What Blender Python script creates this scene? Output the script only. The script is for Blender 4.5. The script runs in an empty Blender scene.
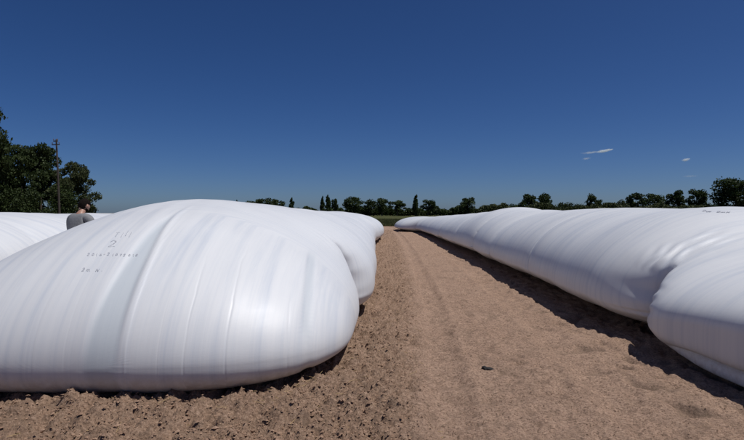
import bpy, bmesh, math, random
import numpy as np
from mathutils import Vector, Matrix
from mathutils.bvhtree import BVHTree

R = math.radians
random.seed(4)
RNG = np.random.default_rng(7)
scene = bpy.context.scene
COL = scene.collection

# ------------------------------------------------------------------ camera
F_PX, CX, CY, HORIZON = 541.0, 372.0, 220.0, 213.0
CAM_H = 1.5
PITCH = math.atan((CY - HORIZON) / F_PX)
cam_d = bpy.data.cameras.new('camera')
cam_d.sensor_width = 36.0
cam_d.lens = F_PX / 744.0 * 36.0
cam_d.clip_start = 0.1
cam_d.clip_end = 30000
cam = bpy.data.objects.new('camera', cam_d)
COL.objects.link(cam)
cam.location = (0, 0, CAM_H)
cam.rotation_euler = (R(90) - PITCH, 0, 0)
scene.camera = cam

# ------------------------------------------------------------------ light
SUN_EL, SUN_AZ = 66.0, 102.0          # azimuth: clockwise from +Y (the view) towards +X
world = bpy.data.worlds.new('World')
scene.world = world
world.use_nodes = True
wn = world.node_tree.nodes
bg = wn['Background']
sky = wn.new('ShaderNodeTexSky')
sky.sky_type = 'NISHITA'
sky.sun_disc = False
sky.sun_elevation = R(SUN_EL)
sky.sun_rotation = R(SUN_AZ)
sky.altitude = 0
sky.air_density = 0.6
sky.dust_density = 0.7
sky.ozone_density = 10.0
hs = wn.new('ShaderNodeHueSaturation')          # the photograph's strong blue, the same all over the sky
hs.inputs['Saturation'].default_value = 1.13
hs.inputs['Hue'].default_value = 0.507
world.node_tree.links.new(sky.outputs[0], hs.inputs['Color'])
world.node_tree.links.new(hs.outputs[0], bg.inputs[0])
bg.inputs[1].default_value = 0.061

sun_d = bpy.data.lights.new('sun', 'SUN')
sun_d.energy = 3.85
sun_d.angle = R(0.53)
sun_d.color = (1.0, 0.97, 0.93)
sun = bpy.data.objects.new('sun', sun_d)
COL.objects.link(sun)
sdir = Vector((math.cos(R(SUN_EL)) * math.sin(R(SUN_AZ)), math.cos(R(SUN_EL)) * math.cos(R(SUN_AZ)), math.sin(R(SUN_EL))))
sun.rotation_euler = sdir.to_track_quat('Z', 'Y').to_euler()
sun.location = (20, -10, 30)

vs = scene.view_settings
vs.view_transform = 'Standard'
vs.look = 'None'
vs.gamma = 1.0
vs.use_curve_mapping = False
vs.exposure = -0.05

# ------------------------------------------------------------------ helpers
def pix_dir(px, py):
    d = Vector(((px - CX) / F_PX, 1.0, (CY - py) / F_PX))
    d.rotate(Matrix.Rotation(-PITCH, 3, 'X'))
    return d

def at_depth(px, y):
    """x position that shows at photo column px for a thing y metres away"""
    return (px - CX) / F_PX * y

def tag(o, label=None, cat=None, group=None, kind=None):
    if label: o['label'] = label
    if cat: o['category'] = cat
    if group: o['group'] = group
    if kind: o['kind'] = kind
    return o

def link(name, me, parent=None, mat=None):
    o = bpy.data.objects.new(name, me)
    COL.objects.link(o)
    if parent is not None: o.parent = parent
    if mat is not None and me is not None:
        if not me.materials: me.materials.append(mat)
    return o

def empty(name, loc=(0, 0, 0), rz=0.0):
    o = bpy.data.objects.new(name, None)
    COL.objects.link(o)
    o.location = loc
    o.rotation_euler = (0, 0, rz)
    o.empty_display_size = 0.2
    return o

def np_mesh(name, verts, quads=None, tris=None, smooth=True):
    verts = np.asarray(verts, dtype=np.float32).reshape(-1, 3)
    me = bpy.data.meshes.new(name)
    me.vertices.add(len(verts))
    me.vertices.foreach_set('co', verts.ravel())
    loops, starts, totals, pos = [], [], [], 0
    for arr, n in ((quads, 4), (tris, 3)):
        if arr is None or len(arr) == 0: continue
        arr = np.asarray(arr, dtype=np.int32).reshape(-1, n)
        loops.append(arr.ravel())
        starts.append(pos + np.arange(len(arr), dtype=np.int32) * n)
        totals.append(np.full(len(arr), n, dtype=np.int32))
        pos += arr.size
    loops = np.concatenate(loops); starts = np.concatenate(starts); totals = np.concatenate(totals)
    me.loops.add(len(loops))
    me.loops.foreach_set('vertex_index', loops)
    me.polygons.add(len(starts))
    me.polygons.foreach_set('loop_start', starts)
    me.polygons.foreach_set('loop_total', totals)
    me.polygons.foreach_set('use_smooth', np.full(len(starts), smooth))
    me.update(calc_edges=True)
    me.validate()
    return me

def grid_quads(nr, nc, wrap=False):
    r = np.arange(nr - 1)[:, None]
    c = np.arange(nc if wrap else nc - 1)[None, :]
    c1 = (c + 1) % nc
    a = r * nc + c; b = r * nc + c1; d = (r + 1) * nc + c; e = (r + 1) * nc + c1
    return np.stack([a, b, e, d], axis=-1).reshape(-1, 4)

def _hash(ix, iy, seed):
    h = (ix.astype(np.int64) * 374761393 + iy.astype(np.int64) * 668265263 + seed * 974634777) & 0xffffffff
    h = ((h ^ (h >> 13)) * 1274126177) & 0xffffffff
    return ((h ^ (h >> 16)) & 0xffff) / 65535.0

def vnoise(x, y, seed=0):
    """gradient noise, about -1..1"""
    x, y = np.broadcast_arrays(np.asarray(x, float), np.asarray(y, float))
    ix, iy = np.floor(x), np.floor(y)
    fx, fy = x - ix, y - iy
    ux = fx * fx * fx * (fx * (fx * 6 - 15) + 10); uy = fy * fy * fy * (fy * (fy * 6 - 15) + 10)
    def g(dx, dy):
        a = _hash(ix + dx, iy + dy, seed) * 2 * np.pi
        return np.cos(a) * (fx - dx) + np.sin(a) * (fy - dy)
    n0 = g(0, 0) * (1 - ux) + g(1, 0) * ux
    n1 = g(0, 1) * (1 - ux) + g(1, 1) * ux
    return (n0 * (1 - uy) + n1 * uy) * 1.5

def fbm(x, y, octaves=4, seed=0, gain=0.5, lac=2.03):
    v = 0; a = 1.0
    for i in range(octaves):
        v = v + a * vnoise(x, y, seed + i * 17)
        x = x * lac + 3.1; y = y * lac - 1.7; a *= gain
    return v

def sstep(a, b, x):
    t = np.clip((x - a) / (b - a), 0, 1)
    return t * t * (3 - 2 * t)

def spow(v, e):
    return np.sign(v) * np.abs(v) ** e

# ------------------------------------------------------------------ material helpers
class NT:
    def __init__(self, name):
        self.m = bpy.data.materials.new(name)
        self.m.use_nodes = True
        self.t = self.m.node_tree
        self.b = self.t.nodes['Principled BSDF']
    def n(self, typ, **kw):
        nd = self.t.nodes.new(typ)
        for k, v in kw.items(): setattr(nd, k, v)
        return nd
    def l(self, a, b): self.t.links.new(a, b)
    def noise(self, vec, scale, detail=4, rough=0.55, dist=0.0):
        nd = self.n('ShaderNodeTexNoise')
        nd.inputs['Scale'].default_value = scale
        nd.inputs['Detail'].default_value = detail
        nd.inputs['Roughness'].default_value = rough
        nd.inputs['Distortion'].default_value = dist
        if vec is not None: self.l(vec, nd.inputs['Vector'])
        return nd.outputs['Fac']
    def ramp(self, fac, stops):
        nd = self.n('ShaderNodeValToRGB')
        els = nd.color_ramp.elements
        while len(els) < len(stops): els.new(0.5)
        for e, (p, c) in zip(els, stops):
            e.position = p
            e.color = (*c, 1) if len(c) == 3 else c
        self.l(fac, nd.inputs[0])
        return nd.outputs[0]
    def mix(self, fac, a, b, typ='MIX'):
        nd = self.n('ShaderNodeMix', data_type='RGBA', blend_type=typ)
        for s, v in ((0, fac), (6, a), (7, b)):
            if isinstance(v, (int, float)): nd.inputs[s].default_value = v
            elif isinstance(v, tuple): nd.inputs[s].default_value = (*v, 1)
            else: self.l(v, nd.inputs[s])
        return nd.outputs[2]
    def math(self, op, a, b=0.0, clamp=False):
        nd = self.n('ShaderNodeMath', operation=op, use_clamp=clamp)
        for i, v in enumerate((a, b)):
            if isinstance(v, (int, float)): nd.inputs[i].default_value = v
            else: self.l(v, nd.inputs[i])
        return nd.outputs[0]
    def mapping(self, vec, scale=(1, 1, 1), rot=(0, 0, 0)):
        nd = self.n('ShaderNodeMapping')
        nd.inputs['Scale'].default_value = scale
        nd.inputs['Rotation'].default_value = rot
        self.l(vec, nd.inputs['Vector'])
        return nd.outputs[0]
    def bump(self, h, strength, dist, prev=None):
        nd = self.n('ShaderNodeBump')
        nd.inputs['Strength'].default_value = strength
        nd.inputs['Distance'].default_value = dist
        self.l(h, nd.inputs['Height'])
        if prev is not None: self.l(prev, nd.inputs['Normal'])
        return nd.outputs[0]
    def set(self, **kw):
        for k, v in kw.items():
            s = self.b.inputs[k.replace('_', ' ')]
            if isinstance(v, (int, float)): s.default_value = v
            elif isinstance(v, tuple): s.default_value = (*v, 1) if len(v) == 3 else v
            else: self.l(v, s)
        return self

def simple_mat(name, col, rough=0.7, var=0.25, scale=20, bump=0.0):
    k = NT(name)
    tc = k.n('ShaderNodeTexCoord').outputs['Object']
    nz = k.noise(tc, scale, 4)
    lo = tuple(c * (1 - var) for c in col); hi = tuple(min(1, c * (1 + var)) for c in col)
    k.set(Base_Color=k.ramp(nz, [(0.3, lo), (0.7, hi)]), Roughness=rough)
    if bump: k.set(Normal=k.bump(nz, bump, 0.01))
    return k.m

# ---- white plastic film
def film_material(name='white_film', folds=()):
    k = NT(name)
    uv = k.n('ShaderNodeUVMap', uv_map='UVMap').outputs[0]
    fl = k.n('ShaderNodeUVMap', uv_map='Flow').outputs[0]      # x = across the stretch lines, y = along them
    st1 = k.noise(k.mapping(fl, (1.0, 0.05, 1)), 9.0, 5, 0.62)
    st2 = k.noise(k.mapping(fl, (1.0, 0.025, 1)), 42.0, 3, 0.6)
    st3 = k.noise(k.mapping(uv, (1, 1, 1)), 1.3, 4, 0.55)
    col = k.ramp(st1, [(0.28, (0.53, 0.565, 0.62)), (0.50, (0.66, 0.672, 0.69)), (0.72, (0.70, 0.708, 0.715))])
    col = k.mix(k.math('MULTIPLY', k.math('SUBTRACT', st2, 0.48), 1.6, True), col, (0.60, 0.63, 0.66))
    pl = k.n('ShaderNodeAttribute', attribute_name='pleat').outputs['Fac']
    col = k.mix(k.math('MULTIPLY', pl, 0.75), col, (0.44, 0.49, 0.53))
    # soil dust clinging to the foot of the bag
    du = k.n('ShaderNodeAttribute', attribute_name='dust').outputs['Fac']
    dn = k.noise(k.n('ShaderNodeTexCoord').outputs['Object'], 14.0, 6, 0.7)
    duf = k.math('MULTIPLY', du, k.ramp(dn, [(0.35, (0, 0, 0)), (0.75, (1, 1, 1))]))
    col = k.mix(k.math('MULTIPLY', duf, 0.65), col, (0.30, 0.22, 0.16))
    rg = k.ramp(st3, [(0.3, (0.38,) * 3), (0.7, (0.52,) * 3)])
    b1 = k.bump(st1, 0.09, 0.012)
    b2 = k.bump(st2, 0.07, 0.005, b1)
    crk = k.noise(uv, 16.0, 5, 0.65, 0.6)
    b2 = k.bump(crk, 0.05, 0.012, b2)
    if folds:
        # fine sharp pleats running lengthwise over the nose: (x, where it fades out, depth)
        sf = k.n('ShaderNodeSeparateXYZ'); k.l(fl, sf.inputs[0])
        su = k.n('ShaderNodeSeparateXYZ'); k.l(uv, su.inputs[0])
        X = k.math('SUBTRACT', sf.outputs[0], 40.0); Y = su.outputs[0]
        wob = k.math('MULTIPLY', k.math('SUBTRACT', k.noise(k.mapping(uv, (1.0, 0.0, 0.0)), 1.7, 3), 0.5), 0.09)
        tot = None
        for xf, y1, dp, sg in folds:
            xx = k.math('ADD', k.math('MULTIPLY', Y, -0.05), xf + 0.21)
            dx = k.math('DIVIDE', k.math('ADD', k.math('SUBTRACT', X, xx), wob), sg)
            g = k.math('POWER', 2.718, k.math('MULTIPLY', k.math('MULTIPLY', dx, dx), -1.0))
            mr = k.n('ShaderNodeMapRange', interpolation_type='SMOOTHSTEP')
            k.l(Y, mr.inputs[0]); mr.inputs[1].default_value = y1 - 0.7; mr.inputs[2].default_value = y1
            mr.inputs[3].default_value = dp; mr.inputs[4].default_value = 0.0
            g = k.math('MULTIPLY', g, mr.outputs[0])
            tot = g if tot is None else k.math('ADD', tot, g)
        b2 = k.bump(tot, 0.6, 0.008, b2)
    k.set(Base_Color=col, Roughness=rg, Normal=b2)
    k.set(IOR=1.42)
    return k.m
M_FILM = film_material()
M_FILM_NOSE = film_material('white_film_pleated', [(-1.48, 5.3, -.30, .010), (-1.17, 5.7, -.34, .010), (-2.66, 5.0, -.10, .014), (-2.40, 5.5, -.08, .010),
    (-0.70, 5.7, -.20, .010), (-1.93, 6.0, .25, .012), (-0.45, 6.2, -.14, .012), (-1.68, 4.8, -.10, .006), (-0.92, 4.9, -.08, .007)])
M_INK = simple_mat('marker_ink', (0.48, 0.49, 0.53), 0.5, 0.2, 60)

# ---- soil
EDGE_Y = [2.0, 3.57, 9.3, 16, 30, 48, 75]
EDGE_X = [0.15, 0.25, 0.70, 1.0, 1.45, 1.7, 1.8]

def soil_material():
    k = NT('sandy_soil')
    tc = k.n('ShaderNodeTexCoord').outputs['Object']
    rough = k.n('ShaderNodeAttribute', attribute_name='rough').outputs['Fac']
    n1 = k.noise(tc, 1.1, 6, 0.6)
    n2 = k.noise(tc, 26.0, 8, 0.72)
    n3 = k.noise(tc, 170.0, 4, 0.7)
    smooth_c = k.ramp(n1, [(0.3, (0.375, 0.245, 0.173)), (0.7, (0.450, 0.302, 0.218))])
    rough_c = k.ramp(n1, [(0.3, (0.278, 0.178, 0.121)), (0.7, (0.370, 0.245, 0.170))])
    col = k.mix(rough, smooth_c, rough_c)
    col = k.mix(k.ramp(n2, [(0.30, (1, 1, 1)), (0.52, (0, 0, 0))]), col, (0.22, 0.148, 0.102))
    n5 = k.noise(tc, 48.0, 4, 0.8)
    col = k.mix(k.ramp(n5, [(0.36, (1, 1, 1)), (0.50, (0, 0, 0))]), col, (0.13, 0.086, 0.060))
    col = k.mix(k.ramp(n5, [(0.52, (0, 0, 0)), (0.68, (0.8, 0.8, 0.8))]), col, (0.54, 0.385, 0.285))
    n4 = k.noise(tc, 8.0, 7, 0.68)
    col = k.mix(k.ramp(n4, [(0.34, (0.6, 0.6, 0.6)), (0.52, (0, 0, 0))]), col, (0.235, 0.158, 0.112))
    speck = k.ramp(n3, [(0.62, (0, 0, 0)), (0.78, (1, 1, 1))])
    col = k.mix(k.math('MULTIPLY', speck, 0.45), col, (0.45, 0.36, 0.28))
    dark_marks = k.n('ShaderNodeAttribute', attribute_name='dark_marks').outputs['Fac']  # darker soil colour in footprints, dimples and pits
    col = k.mix(k.math('MULTIPLY', dark_marks, 0.55), col, (0.19, 0.135, 0.098))
    h = k.math('ADD', k.math('ADD', k.math('MULTIPLY', n2, 1.0), k.math('MULTIPLY', n5, 0.6)), k.math('MULTIPLY', n3, 0.3))
    b = k.bump(h, 0.85, 0.026)
    k.set(Base_Color=col, Roughness=0.95, Normal=b)
    k.b.inputs['Specular IOR Level'].default_value = 0.15
    return k.m
M_SOIL = soil_material()

def edge_x(y): return np.interp(y, EDGE_Y, EDGE_X)

def ground_h(x, y):
    """height of the soil, the share of loose soil and the darkening of dents, pits and patches"""
    wob = 0.15 * vnoise(y * 0.9, x * 0 + 2.0, 5) + 0.08 * vnoise(y * 3.1, x * 0 + 7.0, 6)
    rough = 1 - sstep(-0.18, 0.20, x - edge_x(y) - wob)
    rough = rough * (1 - sstep(44, 50, y))
    big = 0.022 * fbm(x * 0.8, y * 0.8, 3, 11)
    # loose, trodden soil
    rid = 1 - np.abs(fbm(x * 5.0, y * 4.2, 4, 21)) * 1.25
    clod = 0.034 * fbm(x * 3.2, y * 2.6, 5, 31, 0.66) + 0.024 * rid + 0.027 * fbm(x * 11, y * 9, 3, 35, 0.78) - 0.030 * np.clip(np.abs(vnoise(x * 9 + 0.7 * vnoise(x * 4, y * 4, 38), y * 7.5, 37)) * -6 + 0.8, 0, 1)
    pits = np.clip(vnoise(x * 7.5, y * 5.0, 41) - 0.30, 0, 1)
    # rows left by tyre lugs, running across the loose strip
    lug = np.sin((y * 1.0 + 0.25 * np.sin(x * 2.2)) * 2 * np.pi / 0.27 + 1.3 * vnoise(x * 1.2, y * 0.8, 44))
    lane = np.exp(-((x - edge_x(y) + 0.42) / 0.28) ** 2) * sstep(4.5, 6.5, y)
    row = np.exp(-((np.mod(x + 0.30 * vnoise(y * 0.7, x * 0.2, 45), 0.46) - 0.23) / 0.09) ** 2)
    zr = clod - 0.075 * pits + 0.014 * lug * lane - 0.034 * row * sstep(-2.2, -0.9, x) * (0.4 + 0.6 * vnoise(x * 2, y * 1.6, 46))
    # berm pushed up before the bag's nose
    berm = 0.055 * np.exp(-((y - 4.08 - 0.06 * np.sin(x * 5.0)) / 0.15) ** 2) * (1 - sstep(-0.7, -0.3, x)) * (0.5 + 0.9 * np.abs(vnoise(x * 2.2, y * 1.0, 51)))
    # driven track
    c = edge_x(y)
    rut = -0.034 * np.exp(-((x - c - 0.32) / 0.15) ** 4) - 0.022 * np.exp(-((x - c - 1.70) / 0.20) ** 4) + 0.012 * np.exp(-((x - c - 0.56) / 0.05) ** 2) + 0.010 * np.exp(-((x - c - 1.42) / 0.06) ** 2)
    lip = 0.016 * np.exp(-((x - c - 0.06) / 0.06) ** 2)
    step = sstep(1.5, 2.2, x - c + 0.0) * sstep(30, 12, y)
    foot = np.clip(vnoise(x * 4.6 + 0.6 * y, y * 3.6, 61) - 0.20, 0, 1) * (0.25 + 0.75 * step)
    dim = np.clip(vnoise(x * 8.0 + 0.5 * vnoise(x * 3, y * 3, 75), y * 6.0, 73) - 0.18, 0, 1) * (0.35 + 0.65 * sstep(-0.3, 0.3, vnoise(x * 1.1, y * 0.7, 74)))
    zs = rut + lip - 0.050 * dim + 0.013 * fbm(x * 4, y * 3.4, 5, 71, 0.80) - 0.12 * foot + 0.010 * fbm(x * 2.0, y * 2.0, 3, 77) * step
    tread = np.sin((y + 0.5 * np.abs(x - c - 0.30)) * 2 * np.pi / 0.11)
    zs = zs + 0.006 * tread * np.exp(-((x - c - 0.30) / 0.15) ** 2)
    z = big + rough * (1.3 * zr + berm) + (1 - rough) * zs
    dark_marks = np.clip((foot * 3.0 + 1.2 * dim) * (1 - rough) + 1.6 * pits * rough + 0.8 * np.clip(vnoise(x * 2.6, y * 1.4, 81) - 0.25, 0, 1) * (1 - rough), 0, 1)  # darkens footprints, dimples and pits, plus random patches on the track
    fade = 1 - sstep(45, 70, y)
    return z * fade, rough, dark_marks

def build_ground():
    ys = [-30, -15, -6, -2, 0, 1.2, 2.0, 2.6]
    y = 3.0
    while y < 52:
        ys.append(y); y += max(0.018, 0.0052 * y)
    while y < 20000:
        ys.append(y); y *= 1.25
    ys.append(20000)
    ys = np.array(ys)
    xs = np.concatenate([-np.geomspace(20000, 7.5, 26), np.arange(-7.2, -3.4, 0.1), np.arange(-3.4, 4.3, 0.0225), np.arange(4.4, 8, 0.15), np.geomspace(8.3, 20000, 26)])
    X, Y = np.meshgrid(xs, ys)
    Z, rough, dark_marks = ground_h(X, Y)
    out = (np.abs(X) > 8) | (Y < 1.5)
    Z = np.where(out, 0.0, Z)
    me = np_mesh('ground', np.stack([X, Y, Z], -1), grid_quads(len(ys), len(xs)))
    for nm, arr in (('rough', rough), ('dark_marks', dark_marks)):
        a = me.attributes.new(nm, 'FLOAT', 'POINT')
        a.data.foreach_set('value', arr.astype(np.float32).ravel())
    return tag(link('ground', me, None, M_SOIL), kind='structure')
build_ground()

# ------------------------------------------------------------------ silo bags
def lobe(t):
    """quarter-round lobes meeting in a cusp: 1 in the crease, 0 one width away"""
    t = np.clip(np.abs(t), 0, 1)
    return 1 - np.sqrt(np.clip(1 - (1 - t) ** 2, 0, 1))

def cap(u, p):
    u = np.clip(u, 0, 1)
    return (1 - (1 - u) ** p) ** (1 / p)

BAG_MESH = {}

def bag_mesh(name, svals, s0, s1, left, right, top, mid=None, foot=None, shoulder=2.15, nt=220, nose=None, disp=None, pleat=None, flow_long=None, seed=0):
    """svals: stations along y; left/right/top: functions of y; nose: (La,pa,Lh,ph,zn) at s0, same shape at s1"""
    S = np.asarray(svals, float)[:, None]
    th = (np.arange(nt) / nt * 2 * np.pi - np.pi / 2)[None, :]
    c, sn = np.cos(th), np.sin(th)
    L, Rr, H = left(S), right(S), top(S)
    cx, A = (L + Rr) / 2, (Rr - L) / 2
    La, pa, Lh, ph, zn = nose
    wa = cap((S - s0) / La, pa) * cap((s1 - S) / La, pa)
    wh = cap((S - s0) / Lh, ph) * cap((s1 - S) / Lh, ph)
    wb = cap((S - s0) / 0.6, 2.4) * cap((s1 - S) / 0.6, 2.4)
    A = A * np.maximum(wa, 0.004)
    zt = zn + (H - zn) * wh
    zb = zn * (1 - wb) - 0.03 * wb
    zc = zn + ((mid(S) if mid is not None else 0.36) * H - zn) * wh
    up = sn >= 0
    eu, el = 2 / (shoulder(S) if callable(shoulder) else shoulder), 2 / (foot(S) if foot is not None else 2.6)
    x = cx + A * np.where(up, spow(c, eu), spow(c, el))
    z = np.where(up, zc + (zt - zc) * np.abs(sn) ** eu, zc - (zc - zb) * np.abs(sn) ** el)
    y = np.broadcast_to(S, x.shape).copy()
    P = np.stack([x, y, z], -1)
    # outward normals from the smooth shape
    dth = np.roll(P, -1, 1) - np.roll(P, 1, 1)
    ds = np.gradient(P, axis=0)
    N = np.cross(ds, dth)
    N /= np.maximum(np.linalg.norm(N, axis=-1, keepdims=True), 1e-9)
    endw = np.minimum(cap((S - s0) / 0.5, 2), cap((s1 - S) / 0.5, 2))
    v = th * (0.5 * (np.abs(A) + H / 2)) 
    D, Sq = disp(y, th + 0 * y, P), 0.0
    if isinstance(D, tuple): D, Sq = D
    D = D * endw
    low = sstep(-0.02, 0.25, z)
    P = P + N * (D * (0.7 + 0.3 * low))[..., None]
    # deep creases draw the film in sideways, towards the bag's core
    P[..., 0] = cx + (P[..., 0] - cx) * (1 - np.clip(Sq * endw / np.maximum(A, 0.3), 0, 0.6))
    P[..., 2] = np.maximum(P[..., 2], -0.035)
    me = np_mesh(name, P, grid_quads(len(S), nt, wrap=True)[:, ::-1])
    uvl = me.uv_layers.new(name='UVMap')
    fll = me.uv_layers.new(name='Flow')
    vi = np.zeros(len(me.loops), dtype=np.int32)
    me.loops.foreach_get('vertex_index', vi)
    U = np.stack([y, np.broadcast_to(v, y.shape)], -1).reshape(-1, 2)
    hoop = np.stack([y + 0.10 * v + 0.10 * vnoise(y * 0.6, v * 0.8, seed + 3), v * np.ones_like(y)], -1)
    if flow_long is not None:
        w = flow_long(y, th + 0 * y)[..., None]
        lon = np.stack([x + 40.0, y], -1)
        fl = np.where(w > 0.5, lon, hoop) if False else hoop * (1 - w) + lon * w
    else:
        fl = hoop
    uvl.data.foreach_set('uv', U[vi].astype(np.float32).ravel())
    fll.data.foreach_set('uv', fl.reshape(-1, 2)[vi].astype(np.float32).ravel())
    pa_ = me.attributes.new('pleat', 'FLOAT', 'POINT')
    pv = pleat(P[..., 0], y, P[..., 2]) if pleat is not None else 0 * x
    pa_.data.foreach_set('value', pv.astype(np.float32).ravel())
    da = me.attributes.new('dust', 'FLOAT', 'POINT')
    da.data.foreach_set('value', (1 - sstep(0.02, 0.30, P[..., 2])).astype(np.float32).ravel())
    return me

def stations(s0, s1, fine_to, fine=0.028, coarse=0.09, nose_len=1.4):
    out = list(s0 + nose_len * (np.linspace(0, 1, 60) ** 2.4))
    s = s0 + nose_len
    while s < s1 - nose_len:
        s += fine if s < fine_to else coarse * max(1, s / 20)
        out.append(min(s, s1 - nose_len))
    out += list(s1 - nose_len * (np.linspace(0, 1, 26)[::-1][1:] ** 2.4))
    return np.unique(np.array(out))

def interp(xs, ys):
    """smooth interpolation through a few values"""
    xs, ys = np.array(xs, float), np.array(ys, float)
    def f(v):
        k = np.linspace(-0.5, 0.5, 7)
        return sum(np.interp(v + q, xs, ys) for q in k) / 7
    return f

def hoop_wrinkles(y, th, seed, amp=1.0):
    q = y + 0.16 * th * 1.0
    w = 0.045 * vnoise(q * 0.55, th * 0.5, seed) + 0.016 * vnoise(q * 1.5, th * 0.6, seed + 1)
    r = 1 - np.abs(vnoise(q * 3.3, th * 0.55, seed + 2)) * 2
    w = w + 0.0040 * np.clip(r, -1, 1) * (0.5 + vnoise(q * 0.8, th * 1.1, seed + 5)) + 0.0016 * vnoise(q * 9.0, th * 0.8, seed + 3)
    return w * amp

# ---- the bag with its nose to the camera
NOSE_Y = 4.20
def left_disp(y, th, P):
    x = P[..., 0]
    hw = sstep(6.0, 8.0, y)
    d = hoop_wrinkles(y, th, 101) * (0.25 + 0.75 * hw)
    # crease on the right flank (th=0 is the right-hand side)
    tt = np.arctan2(np.sin(th), np.cos(th))
    fl = sstep(-1.57, -1.40, tt) * (1 - sstep(0.15, 0.70, tt))
    yc = 7.35 - 0.35 * sstep(0.0, 1.2, tt) + 0.03 * vnoise(tt * 6, y * 0, 107)
    u = y - yc
    sq = 0.34 * fl * lobe(u / np.where(u < 0, 0.95, 0.60))
    d = d - 0.10 * sstep(0.05, 0.3, tt) * (1 - sstep(0.40, 0.70, tt)) * lobe(u / 0.12)
    # small gathered folds at the upper end of the crease
    gf = np.exp(-((tt - 0.55) / 0.18) ** 2) * np.exp(-((u + 0.12) / 0.22) ** 2)
    d = d + 0.010 * gf * np.sin((u - 0.4 * (tt - 0.5) + 0.04 * vnoise(tt * 5, u * 2, 108)) * 2 * np.pi / 0.15)
    fl2 = sstep(-1.5, -0.6, tt) * (1 - sstep(0.5, 1.5, tt))
    sq = sq + 0.40 * fl2 * lobe((y - 24.0) / 1.6)
    d = d - 0.13 * fl2 * lobe((y - 13.6 - 0.4 * tt) / 1.1)
    # lengthwise folds running down over the nose
    nw = 1 - sstep(6.2, 8.4, y)
    wx = x + 0.05 * vnoise(y * 0.7, x * 0.5, 111)
    rid = 1 - 2.0 * np.abs(vnoise(wx * 3.1, y * 0.16, 112))
    d = d + nw * (0.0035 * rid + 0.0018 * vnoise(wx * 7.0, y * 0.25, 113))
    return d + nw * fold_lines(x, y)[0], sq

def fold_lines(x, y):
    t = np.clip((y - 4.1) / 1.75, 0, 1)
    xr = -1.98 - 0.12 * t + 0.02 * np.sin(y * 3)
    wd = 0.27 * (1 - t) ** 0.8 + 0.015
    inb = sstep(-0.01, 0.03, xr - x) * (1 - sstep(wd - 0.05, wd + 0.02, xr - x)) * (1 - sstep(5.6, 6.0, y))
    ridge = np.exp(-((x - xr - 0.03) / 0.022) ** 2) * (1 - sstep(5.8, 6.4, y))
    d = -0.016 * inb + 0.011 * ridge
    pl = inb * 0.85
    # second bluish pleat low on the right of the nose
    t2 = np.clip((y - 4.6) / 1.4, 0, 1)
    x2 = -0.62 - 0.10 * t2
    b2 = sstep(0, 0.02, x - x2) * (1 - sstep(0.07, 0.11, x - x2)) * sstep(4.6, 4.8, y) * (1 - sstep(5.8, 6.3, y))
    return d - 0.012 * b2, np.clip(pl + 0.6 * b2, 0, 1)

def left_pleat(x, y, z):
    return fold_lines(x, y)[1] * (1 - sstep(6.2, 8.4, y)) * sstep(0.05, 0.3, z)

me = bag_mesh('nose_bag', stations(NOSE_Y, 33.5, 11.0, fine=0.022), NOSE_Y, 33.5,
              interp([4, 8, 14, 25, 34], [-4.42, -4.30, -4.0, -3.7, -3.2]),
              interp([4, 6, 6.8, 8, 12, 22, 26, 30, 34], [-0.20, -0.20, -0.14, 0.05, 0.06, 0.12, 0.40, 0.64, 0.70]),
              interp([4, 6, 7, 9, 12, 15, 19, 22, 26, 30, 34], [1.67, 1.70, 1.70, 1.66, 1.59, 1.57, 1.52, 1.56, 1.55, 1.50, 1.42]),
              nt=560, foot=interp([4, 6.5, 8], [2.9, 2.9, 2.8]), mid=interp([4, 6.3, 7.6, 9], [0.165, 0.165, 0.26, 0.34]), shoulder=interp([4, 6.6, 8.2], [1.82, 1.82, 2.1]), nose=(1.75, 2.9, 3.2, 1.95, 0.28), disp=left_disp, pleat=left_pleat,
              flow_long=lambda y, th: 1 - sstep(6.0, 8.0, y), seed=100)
BAG_MESH['nose'] = me
nose_bag = empty('silo_bag', (-2.2, 6.5, 0))
tag(nose_bag, 'huge white plastic silo bag with its rounded nose towards the camera, handwriting on it', 'silo bag', 'white silo bags lying in rows')

def adopt(name, me, parent, mat):
    o = link(name, me, parent, mat)
    o.location = -Vector(parent.location)
    return o
adopt('cover', me, nose_bag, M_FILM_NOSE)

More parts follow.
